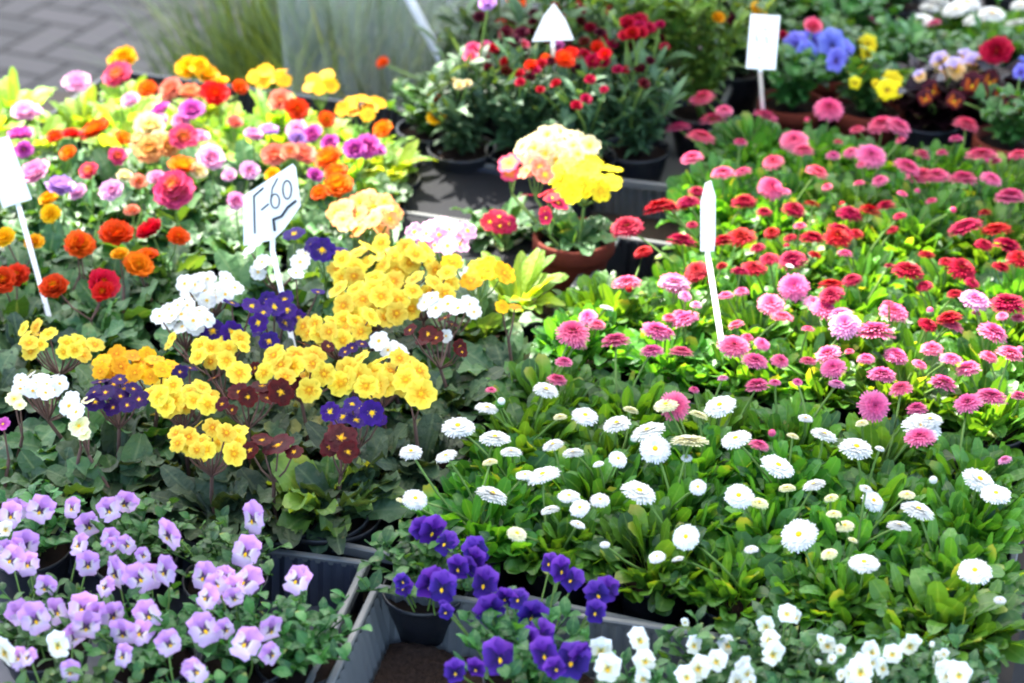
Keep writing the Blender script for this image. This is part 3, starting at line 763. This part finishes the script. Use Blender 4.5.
# green plants without flowers between them
fill = []
for i in range(14):
    for j in range(14):
        s = .07 + .082 * i; t = .06 + .086 * j; p = st(s, t, ZT + .004); x, y = pix(p + Vector((0, 0, .08)))
        if t > 1.08 or s > 1.10 or x < -60 or (s > .83 and t < .40) or (s > .72 and t < .33): continue
        if t > .74 and s < .35: continue
        if (372 < x < 560 and 140 < y < 262) or (s < .12 and t < .16) or s > .95 or t < .115 or (510 < x < 640 and 200 < y < 300): continue
        if all((Vector((p.x - g['c'].x, p.y - g['c'].y))).length > .066 for g in groups) : fill.append(p)
def region(s, t):
    if s < .43: return 'near left tray'
    if s < .82: return 'middle left tray'
    return 'far left tray'
byl = {}
for g in groups: byl.setdefault((g['col'], region(g['s'], g['t'])), []).append(g)
for key, gs in byl.items():
    gs.sort(key=lambda g: pix(g['c'])[0])
    for i, g in enumerate(gs):
        n = len(g['fl']); word = 'double primrose' if g['kind'] == 'double' else 'primrose'
        if len(gs) == 1: g['label'] = '%s %s, %s %s, only such one in %s' % (key[0], word, num(n), 'bloom' if n == 1 else 'blooms', key[1])
        else: g['label'] = '%s %s, %s %s, %s from left of its colour in %s' % (key[0], word, num(n), 'bloom' if n == 1 else 'blooms', ORD[i], key[1])
        if len(g['label'].replace('-', ' ').split()) > 16: g['label'] = g['label'].replace(', %s bloom' % num(n), '').replace('s, ', ', ', 1) if False else '%s %s, %s from left of its colour in %s' % (key[0], word, ORD[i], key[1])
def umbel(root, base, c, fl, kind, col, stalk='brown_stem'):
    """the blooms of one plant on branching stalks"""
    zt = sum(p.z for p, d in fl) / len(fl); heart_ = Vector((c.x, c.y, zt - .045))
    mb = MB(); top = heart_ - base
    foot = Vector((0, 0, .055))
    mb.tube([foot, foot.lerp(top, .5) + Vector((rnd.uniform(-.004, .004), 0, 0)), top], .0026, .002, 6)
    for pos, d in fl:
        n = (pos - heart_); n.z = max(n.z, .02); n = n.normalized() * .8 + Vector((rnd.uniform(-.5, .5), -.5 + rnd.uniform(-.5, .4), .35))
        n.normalize()
        flower(kind, col, pos, d, n, root, base)
        e = pos - base - n * d * .04
        mb.tube([top, top.lerp(e, .55) + Vector((0, 0, -.006)), e], .0012, .001, 5)
    link('flower_stalks', mb.mesh('flower_stalks', M[stalk]), root)
for g in groups:
    root = thing('primrose_plant', g['label'], 'primrose', g['c'], 0, 'primroses in pots')
    pot(root, 'nursery', .044, .062)
    near = g['s'] < .44; kind = 'polyanthus' if near and g['col'] in ('yellow', 'maroon', 'dark purple', 'purple') else ('lettuce' if g['s'] > .78 else 'primrose')
    foliage(kind, root, .055, rnd.uniform(.66, .85) if kind == 'lettuce' else rnd.uniform(.74, .92), rnd.uniform(.8, 1.0))
    cc = sum((f[0] for f in g['fl']), Vector()) / len(g['fl'])
    umbel(root, g['c'], cc, g['fl'], g['kind'], g['col'], 'brown_stem' if near or g['col'] == 'yellow' else 'green_stem')
fill.sort(key=lambda p: pix(p)[0])
cnt = {}
for p in fill:
    s, t = tost(p); rg = region(s, t); cnt[rg] = cnt.get(rg, 0) + 1
    root = thing('primrose_plant', 'green primrose rosette without blooms, %s from left of those in %s' % (ORD[cnt[rg] - 1], rg), 'primrose', p, 0, 'primroses in pots')
    pot(root, 'nursery', .044, .062)
    foliage('lettuce' if s > .62 else rnd.choice(('primrose', 'polyanthus')), root, .055, rnd.uniform(.72, .9), 1.)
# two big leafy rosettes the picture shows: front edge of the primroses, and beside the tray rim
for (x, y, k, sc, sq, lab) in ((322, 520, 'rosette', .88, 1.15, 'broad green leafed primrose rosette at the front edge above the lilac violas'),
                       (516, 312, 'lettuce', .82, 1., 'pale green leafy primrose rosette right of the large yellow primrose')):
    p = at(x, y, ZT + .06); p.z = ZT + .004
    root = thing('primrose_plant', lab, 'primrose', p, 0, 'primroses in pots')
    pot(root, 'nursery', .050, .066); foliage(k, root, .058, sc, sq)

# ------------------------------------------------------------------ terracotta pot of primroses
def potplant(px, py, r, h, kind, fol, fls, label, cat='primrose', sc=1., name='primrose_plant', zf=.15):
    p = at(px, py, ZT + h); p.z = ZT + .002
    root = thing(name, label, cat, p)
    pot(root, kind, r, h); foliage(fol, root, h * .82, sc, .9)
    for k_, col, fl in fls:
        pts = [(at(x, y, ZT + zf + rnd.uniform(-.008, .008)), w) for x, y, w in fl]; pts = [(q, size(w, q)) for q, w in pts]
        cc = sum((q for q, d in pts), Vector()) / len(pts); umbel(root, p, cc, pts, k_, col, 'green_stem')
    return root
potplant(574, 236, .053, .095, 'terracotta', 'primrose', POTF, 'terracotta pot of cream, lemon yellow, salmon and red primroses in the middle', zf=.175, sc=.72)
potplant(500, 234, .034, .06, 'cream', 'primrose', REDF, 'small cream pot with a red primrose, left of the terracotta pot', sc=.8, zf=.11)

# ------------------------------------------------------------------ violas
vp = []
def vplant(x, y, col, label): 
    p = at(x, y, ZT + .07); p.z = ZT + .005; vp.append(dict(p=p, col=col, label=label, fl=[]))
for i, (x, y) in enumerate([(30, 545), (135, 555), (225, 575), (45, 640), (150, 655), (245, 655), (70, 725), (190, 735), (300, 655)]):
    vplant(x, y, 'lilac', '%s, %s from the left' % (('lilac viola plant in back row of lower left tray', ORD[i]) if i < 3 else ('lilac viola plant in middle row of lower left tray', ORD[i - 3]) if i < 6 else ('lilac viola plant in front row of lower left tray', ORD[i - 6])))
for x, y, l in ((425, 585, 'deep purple viola plant at the far left corner of the pale grey tray'), (528, 672, 'deep purple viola plant in the centre of the pale grey tray')): vplant(x, y, 'violet', l)
for i, (x, y) in enumerate([(640, 725), (712, 685), (790, 680), (870, 700), (935, 700), (760, 740)]): vplant(x, y, 'white', 'small white viola plant in the pale grey tray, %s white one from the left' % ORD[i])
for i in range(26):
    q = VI[-1 - rnd.randrange(22)]
    if q[0] == 'white': VI.append(('white', q[1] + rnd.uniform(-14, 14), q[2] + rnd.uniform(-10, 10), q[3] * rnd.uniform(.6, .85)))
for q in [v for v in VI if v[0] == 'violet']:
    if rnd.random() < .6: VI.append(('violet', q[1] + rnd.uniform(-13, 13), q[2] + rnd.uniform(-12, 12), q[3] * rnd.uniform(.7, .95)))
for i in range(16):
    q = VI[rnd.randrange(45)]; VI.append((q[0], q[1] + rnd.choice((-1, 1)) * rnd.uniform(9, 17), q[2] + rnd.uniform(-12, 12), q[3] * rnd.uniform(.75, 1)))
for col, x, y, w in VI:
    pos = at(x, y, ZT + rnd.uniform(.115, .14)); c = col
    pool = [q for q in vp if q['col'] == ('lilac' if x < 330 else c)]
    b = min(pool, key=lambda q: (q['p'].x - pos.x) ** 2 + (q['p'].y - pos.y) ** 2); b['fl'].append((c, pos, size(w * rnd.uniform(.82, 1.08) * (.9 if c == 'white' and x > 560 else 1.15 if c == 'violet' else 1), pos)))
for b in vp:
    root = thing('viola_plant', b['label'], 'viola', b['p'], 0, 'violas in pots')
    pot(root, 'nursery', .042, .062); foliage('viola', root, .052, rnd.uniform(.86, 1.0) * (1.08 if b['col'] == 'violet' else 1))
    for c, pos, d in b['fl']:
        n = Vector((rnd.uniform(-1.0, 1.0), -1, rnd.uniform(-.15, 1.3)))
        flower('viola', c, pos, d, n, root, b['p'])
        e = pos - b['p'] - n.normalized() * .003
        stem(root, Vector((e.x * .5, e.y * .5, .06)), e, .0009, bend=.006)

# ------------------------------------------------------------------ back: wallflowers, tall herbs, pansies
BK = []
def B(x, y, fol, sc, label, name, cat, kind='nursery', r=.05, h=.075, rimz=None, z0=None):
    p = at(x, y, ZT + (h if z0 is None else z0)); p.z = ZT + .004
    root = thing(name, label, cat, p); pot(root, kind, r, h); foliage(fol, root, h * .82, sc)
    BK.append(dict(p=p, root=root, h=h)); return root
W = 'wallflower_plant'
B(462, 150, 'grey', .80, 'dark leaved wallflower at the left end of its tray, few blooms', W, 'wallflower')
B(520, 152, 'grey', .85, 'dark leaved wallflower behind the cream primrose, front row', W, 'wallflower')
B(582, 158, 'grey', .80, 'dark leaved wallflower at the right of the front row', W, 'wallflower')
B(490, 105, 'grey', .95, 'dark leaved wallflower with dark maroon blooms under the pointed white tag', W, 'wallflower')
B(556, 108, 'grey', 1.0, 'dark leaved wallflower with scarlet blooms under the pointed white tag', W, 'wallflower')
B(612, 118, 'grey', .95, 'dark leaved wallflower with orange and red blooms beside the tall herbs', W, 'wallflower')
B(430, 130, 'green', .8, 'low green plant with an orange and a yellow bloom, left of the wallflowers', 'bedding_plant', 'bedding plant')
B(636, 150, 'grey', .78, 'dark leaved wallflower without blooms, rightmost in the front row', W, 'wallflower')
B(640, 112, 'olive', .95, 'tall olive green herb with deep red blooms, left one of the tall pair', 'leafy_herb', 'herb')
B(700, 112, 'olive', .9, 'tall olive green herb left of the square white tag', 'leafy_herb', 'herb')
B(600, 70, 'olive', 1.0, 'tall olive green herb at the top edge behind the wallflowers', 'leafy_herb', 'herb')
B(675, 65, 'olive', 1.0, 'tall olive green herb at the top edge right of the red blooms', 'leafy_herb', 'herb')
B(735, 70, 'grey', .85, 'grey green plant right behind the square white tag', 'leafy_herb', 'herb')
P_ = 'pansy_plant'
B(792, 104, 'green', .9, 'bright green pansy in a terracotta pot right of the square white tag', P_, 'pansy', 'terracotta', .052, .08)
B(822, 74, 'green', .9, 'blue pansy in a terracotta pot at the back', P_, 'pansy', 'terracotta', .052, .08)
B(868, 108, 'green', .85, 'yellow pansy in the nearer terracotta pot', P_, 'pansy', 'terracotta', .056, .085)
B(898, 76, 'green', .85, 'green pansy in the terracotta pot behind the yellow pansy', P_, 'pansy', 'terracotta', .05, .085)
B(950, 92, 'green', .85, 'lavender and apricot pansy below the white daisies', P_, 'pansy', 'terracotta', .05, .08)
B(928, 122, 'dark', .95, 'dark maroon leaved plant among the pansies, left one of two', 'dark_leaved_plant', 'foliage plant')
B(978, 118, 'dark', 1.0, 'dark maroon leaved plant with maroon and orange pansies, right one of two', 'dark_leaved_plant', 'foliage plant')
B(1012, 140, 'green', .8, 'green plant in the terracotta pot at the right edge', P_, 'pansy', 'terracotta', .055, .09)
B(1000, 80, 'green', .85, 'green plant carrying the large round red bloom', 'buttercup_plant', 'bedding plant')
B(1045, 90, 'green', .9, 'green plant cut by the right edge with a blue bloom', 'bedding_plant', 'bedding plant')
for i, (x, y) in enumerate([(770, 40), (812, 22), (850, 45), (780, 5), (850, 8), (900, 5), (730, 20), (1010, -8), (950, -12), (640, 20), (560, 30)]):
    B(x, y, 'green' if x > 760 else 'olive', 1.0, 'green leafy plant near the top edge, %s of them from the left' % ORD[sorted([770, 812, 850.1, 780, 850, 900, 730, 1010, 950, 640, 560]).index(x if (x, y) != (850, 45) else 850.1)], 'bedding_plant', 'bedding plant')
def bloom(kind, col, *pts, z=.2):
    for x, y, w in pts:
        pos = at(x, y, ZT + z + rnd.uniform(-.01, .01))
        b = min(BK, key=lambda q: (q['p'].x - pos.x) ** 2 + (q['p'].y - pos.y) ** 2)
        n = Vector((rnd.uniform(-.4, .4), -.55 if kind != 'viola' else -1.3, 1 if kind != 'viola' else .5))
        flower(kind, col, pos, size(w, pos), n, b['root'], b['p'])
        stem(b['root'], Vector((0, 0, b['h'])), pos - b['p'] - n.normalized() * .003, .0016, bend=.012)
bloom('double', 'dark maroon', (480,18,16),(506,34,18),(522,34,18),(515,42,16),(600,33,14),(549,40,14), z=.25)
bloom('double', 'hot pink', (473,50,20),(486,48,18),(471,57,16),(524,45,14), z=.22)
bloom('double', 'magenta', (553,40,18),(558,46,14), z=.22)
bloom('double', 'orange red', (516,2,22),(565,60,24),(571,54,18),(531,66,16),(546,60,14),(598,49,20),(605,55,16), z=.23)
bloom('double', 'red', (534,70,16),(594,63,24),(584,56,16),(603,62,18),(560,20,16),(612,12,16),(618,20,14),(590,28,14),(636,6,14),(576,106,14),(612,44,14),(618,70,12),(590,80,14),(556,84,12),(540,90,10),(604,90,10),(520,74,12),(505,62,12),(555,8,14),(548,12,12),(572,6,20),(582,10,16), z=.22)
bloom('double', 'red', (628,25,22),(638,22,22),(632,34,18),(625,36,16),(648,28,16),(642,33,16),(660,25,12),(640,27,16), z=.26)
for x_, y_, w_ in cl(575, 52, 95, 48, 34, 13): bloom('double', rnd.choice(('red', 'dark maroon', 'maroon')), (x_, y_, w_), z=.22)
bloom('double', 'red', (783,36,13), z=.16); bloom('double', 'lilac', (488,4,20), z=.3)
bloom('double', 'orange red', (383,63,14), z=.05)
bloom('double', 'cream', (459,86,14),(467,84,12),(453,82,10),(514,60,14),(530,53,10), z=.2)
bloom('double', 'golden yellow', (758,10,20),(718,18,15), z=.24); bloom('double', 'dark maroon', (734,21,16),(734,16,12), z=.24)
bloom('double', 'hot pink', (813,27,21), z=.2); bloom('double', 'red', (997,52,36), z=.2)
bloom('double', 'orange', (437,96,18), z=.14); bloom('double', 'golden yellow', (437,118,22), z=.13)
bloom('viola', 'blue', (797,46,30),(812,42,30),(806,54,26),(832,46,34),(840,52,30),(836,60,24),(1021,72,18),(1022,64,16), z=.17)
bloom('viola', 'yellow', (868,45,20),(868,54,16),(863,69,11),(855,83,14),(891,82,24),(887,90,22),(895,90,18),(821,60,8),(876,84,10), z=.15)
bloom('viola', 'lavender', (942,63,24),(956,69,24),(974,65,24),(965,60,22),(948,72,20),(920,76,14), z=.16)
bloom('viola', 'maroon', (972,84,24),(990,81,24),(932,90,22),(980,92,20),(925,98,18),(1000,96,20),(1012,106,20),(955,100,20), z=.15)

# ------------------------------------------------------------------ ornamental grasses standing on the paving behind the table
for i, (x, y, sc) in enumerate([(225, 60, .9), (258, 62, 1.1), (300, 60, 1.0), (345, 64, 1.15), (390, 66, 1.0), (275, 20, 1.1), (335, 22, 1.1), (385, 30, 1.05), (240, 25, .9), (440, 45, 1.0)]):
    p = at(x, y, .52); p.z = .003
    root = thing('grass_plant', 'tall blurred green grass in a black pot behind the table, %s from the left' % ORD[sorted([225, 258, 300, 345, 390, 275, 335, 385, 240, 440]).index(x)], 'ornamental grass', p, 0, 'potted grasses behind the table')
    foliage('olive', root, .15, 1.05); pot(root, 'nursery', .09, .17); foliage('grass', root, .15, 1.25 * sc)

# ------------------------------------------------------------------ clear plastic screen with white bar, behind
def screen():
    a = Vector((-.42, 3.16, 0)); b = Vector((.055, 3.26, 0))
    root = thing('plastic_screen', 'crumpled clear plastic screen with a white diagonal bar behind the wallflowers', 'plastic sheet', a)
    mb = MB(); nx, nz = 50, 16; rows = []
    for j in range(nz + 1):
        row = []
        for i in range(nx + 1):
            f = i / nx; q = (b - a) * f; w = .012 * math.sin(f * 29 + j * .3) + .008 * math.sin(f * 67 + 1 + j * .7)
            row.append(mb.vert(Vector((q.x + w * .3, q.y + w, .02 + 1.0 * j / nz)), j / nz))
        rows.append(row)
    mb.grid(rows)
    k = NT('clear_plastic'); tr = k.n('ShaderNodeBsdfTransparent'); tr.inputs[0].default_value = (.93, .96, .96, 1)
    g = k.n('ShaderNodeBsdfPrincipled'); g.inputs['Base Color'].default_value = (.62, .68, .68, 1); g.inputs['Roughness'].default_value = .18
    mx = k.n('ShaderNodeMixShader'); k.l(k.math('ADD', .0, k.math('MULTIPLY', k.noise(9), .5)), mx.inputs[0])
    k.l(tr.outputs[0], mx.inputs[1]); k.l(g.outputs[0], mx.inputs[2]); k.l(mx.outputs[0], k.out.inputs[0])
    link('plastic_sheet', mb.mesh('plastic_sheet', k.m), root)
    p0 = at(410, -6, .80) - a; p1 = at(452, 66, .60) - a
    p1.y = p0.y = (b - a).y * .4 - .03
    z0 = a; mb = MB()
    q0 = at(411, -6, .74); q1 = at(452, 66, .60)
    q0.y = q1.y = 3.17; q0.x = -.175 ; q0.z = .70; q1.x = -.105; q1.z = .55
    mb.tube([q0 + (q0 - q1) * .6 - a, q1 + (q1 - q0) * .9 - a], .008, .008, 8, cap=True)
    link('bar', mb.mesh('bar', M['steel']), root)
screen()

# ------------------------------------------------------------------ price tags
def tag(px, py, w, h, roll, yaw, z, footpx, label, shape='rect', writing=None, pitch=0.):
    """card centre at a picture position, stick running down to its foot"""
    c = at(px, py, z); foot = at(footpx[0], footpx[1], ZT + (.15 if footpx[0] == 719 else .125))
    foot = foot + (foot - c) * ((.02 if footpx[0] == 719 else .05) / (c.z - foot.z))
    W_, H_ = size(w, c), size(h, c) / math.cos(R(22))
    root = thing('price_tag', label, 'price tag', Vector((foot.x, foot.y, foot.z)))
    m = Matrix.Translation(c - root.location) @ Matrix.Rotation(yaw, 4, 'Z') @ Matrix.Rotation(R(90 - 18) + pitch, 4, 'X') @ Matrix.Rotation(roll, 4, 'Z')
    mb = MB(); th = .0008
    if shape == 'rect': out = [(-.5, -.5), (.5, -.5), (.5, .5), (-.5, .5)]
    elif shape == 'price': out = [(-.5, -.5), (.02, -.42), (.22, -.28), (.5, 0), (.42, .45), (.36, .5), (-.5, .1)]
    elif shape == 'arrow': out = [(-.5, -.5), (.42, -.5), (.5, -.3), (.5, .28), (.2, .5), (-.2, .46), (-.5, .2)]
    else: out = [(-.5, -.42), (.5, -.38), (.30, .1), (0.02, .5), (-.22, .2)]
    bev = [(x * W_, y * H_) for x, y in out]
    f = [mb.vert(m @ Vector((x, y, th))) for x, y in bev]; bk = [mb.vert(m @ Vector((x, y, -th))) for x, y in bev]
    mb.face(f); mb.face(bk[::-1]); mb.grid([bk, f], 0, True)
    link('card', mb.mesh('card', M['tag_white'], False), root)
    mb = MB(); bot = m @ Vector((0, -H_ * .45, -.002)); topq = m @ Vector((0, H_ * .1, -.003))
    bot2 = m @ Vector((0, -H_ * .55, -.002))
    pts = [topq, bot2, Vector((0, 0, 0))]
    d = (pts[2] - pts[0]).normalized(); x = Vector((1, 0, 0)); nrm = Vector((0, -1, .3)).normalized()
    rows = []
    for p in pts:
        rows.append([mb.vert(p + x * sx * .0032 + nrm * sy * .0009) for sx, sy in ((-1, -1), (1, -1), (1, 1), (-1, 1))])
    mb.grid(rows, 0, True); mb.face(rows[-1]); mb.face(rows[0][::-1])
    link('stick', mb.mesh('stick', M['tag_white'], False), root)
    if writing:
        mb = MB()
        for stroke in writing:
            n = len(stroke[1:]) if isinstance(stroke[0], float) else len(stroke)
            wd = stroke[0] if isinstance(stroke[0], float) else .05
            pp = [q for q in stroke if not isinstance(q, float)]
            pts = [Vector((x * W_, y * H_, th + .0004)) for x, y in pp]
            for a_, b_ in zip(pts[:-1], pts[1:]):
                dd_ = (b_ - a_); L = dd_.length
                if L < 1e-6: continue
                dd_ /= L; s_ = Vector((-dd_.y, dd_.x, 0)) * wd * W_ * .5; a2 = a_ - dd_ * wd * W_ * .3; b2 = b_ + dd_ * wd * W_ * .3
                q = [mb.vert(m @ (a2 - s_)), mb.vert(m @ (b2 - s_)), mb.vert(m @ (b2 + s_)), mb.vert(m @ (a2 + s_))]; mb.face(q)
        # every stroke a hair above the last so that none share a plane
        nn = m.to_3x3() @ Vector((0, 0, 1))
        mb.v = [tuple(Vector(v) + nn * (.00004 * (i // 4))) for i, v in enumerate(mb.v)]
        link('handwriting', mb.mesh('handwriting', M['ink'], False), root)
def oval(cx, cy, rx, ry, a0=0, a1=360, n=14):
    return [(cx + rx * math.cos(R(a0 + (a1 - a0) * i / n)), cy + ry * math.sin(R(a0 + (a1 - a0) * i / n))) for i in range(n + 1)]
W160 = [[.032, (-.15, .20), (-.31, .10), (-.30, -.34)], [.03, (-.18, -.06), (-.06, .01)],
        [.024] + [(.10, .32), (.01, .20), (-.02, .04)], [.024] + oval(.06, .05, .075, .085), [.024] + oval(.27, .19, .075, .11),
        [.045, (.05, -.30), (.03, -.17), (.17, -.13), (.28, -.02), (.42, .06)]]
# the ink sits in front of the card
tag(272, 205, 58, 78, 0, R(-4), ZT + .235, (292, 326), 'white price tag with handwritten price, standing among the left primroses', 'price', W160)
tag(6, 172, 30, 62, R(14), R(8), ZT + .235, (38, 280), 'plain white price tag cut by the left edge of the picture', 'rect')
tag(708, 216, 15, 66, R(2), R(-3), ZT + .21, (719, 316), 'narrow white tag standing among the red and pink daisies', 'arrow')
FAINT = [[.03, (-.25, .12), (-.2, .0)], [.03, (.08, .1), (.14, -.02)], [.03, (-.12, -.28), (-.04, -.30)], [.03, (.0, .25), (.08, .22)]]
tag(763, 42, 30, 50, R(-4), R(2), ZT + .27, (764, 112), 'square white tag with faint marks, before the blue pansies', 'rect', FAINT)
tag(553, 24, 42, 38, R(0), R(0), ZT + .28, (556, 95), 'pointed blank white tag above the scarlet wallflowers', 'point')

# ------------------------------------------------------------------ unseen canopies, added to shade the front and the back, sun between them
SUN_EL, SUN_AZ = R(52), R(-28)     # azimuth measured from +Y toward +X : the sun stands behind the stall, to the left
sd = Vector((math.sin(SUN_AZ) * math.cos(SUN_EL), math.cos(SUN_AZ) * math.cos(SUN_EL), math.sin(SUN_EL)))
def canopy(edge_a, edge_b, into, depth_, zc, label):
    """edge of shade falls along edge_a-edge_b on the flowers; canvas reaches 'depth_' metres beyond it"""
    lift = sd * ((zc - (ZT + .13)) / sd.z)
    A = edge_a + lift; Bp = edge_b + lift; u = (Bp - A).normalized(); A -= u * 2.4; Bp += u * 2.4
    root = thing('shade_canopy', label, 'canopy', Vector((A.x, A.y, 0)))
    mb = MB(); n = 24; rows = []
    for j in range(7):
        rows.append([mb.vert((A.lerp(Bp, i / n) + into * depth_ * j / 6 + Vector((0, 0, .35 * math.sin(j / 6 * math.pi) - .02 * math.sin(i * 1.3)))) - root.location) for i in range(n + 1)])
    mb.grid(rows); link('canvas', mb.mesh('canvas', M['canvas']), root)
    for q in (A, Bp, A + into * depth_, Bp + into * depth_):
        mb = MB(); b = Vector((q.x, q.y, 0)) - root.location; mb.tube([b, b + Vector((0, 0, zc + .01))], .02, .02, 10, cap=True); link('pole', mb.mesh('pole', M['steel']), root)
e1, e2 = st(.50, .9, ZT + .13), st(.44, -.6, ZT + .13)
canopy(e1, e2, -DS, 2.2, 3.1, 'unseen white canvas canopy over the viewer, added to shade the nearest trays')
e1, e2 = st(1.12, 1.0, ZT + .13), st(.86, -.7, ZT + .13)
canopy(e1, e2, DS, 3.2, 3.1, 'unseen white canvas canopy added to shade the plants at the back')

# ------------------------------------------------------------------ light
w = bpy.data.worlds.new('World'); scene.world = w; w.use_nodes = True
nt = w.node_tree; bg = nt.nodes['Background']; sky = nt.nodes.new('ShaderNodeTexSky')
sky.sky_type = 'NISHITA'; sky.sun_disc = False; sky.sun_elevation = SUN_EL; sky.sun_rotation = SUN_AZ; sky.air_density = 1.0; sky.dust_density = 2.0
nt.links.new(sky.outputs[0], bg.inputs[0]); bg.inputs[1].default_value = .15
sl = bpy.data.lights.new('sun', 'SUN'); sl.energy = 4.1; sl.angle = R(.5); sl.color = (1, .95, .86)
so_ = bpy.data.objects.new('sun', sl); COL.objects.link(so_); so_.rotation_mode = 'QUATERNION'; so_.rotation_quaternion = sd.to_track_quat('Z', 'Y')
scene.view_settings.view_transform = 'Standard'; scene.view_settings.look = 'None'; scene.view_settings.gamma = 1
scene.view_settings.exposure = 2.5
scene.render.engine = 'CYCLES'
scene.cycles.max_bounces = 6; scene.cycles.diffuse_bounces = 3; scene.cycles.transmission_bounces = 4; scene.cycles.transparent_max_bounces = 8
scene.cycles.filter_width = 2.0
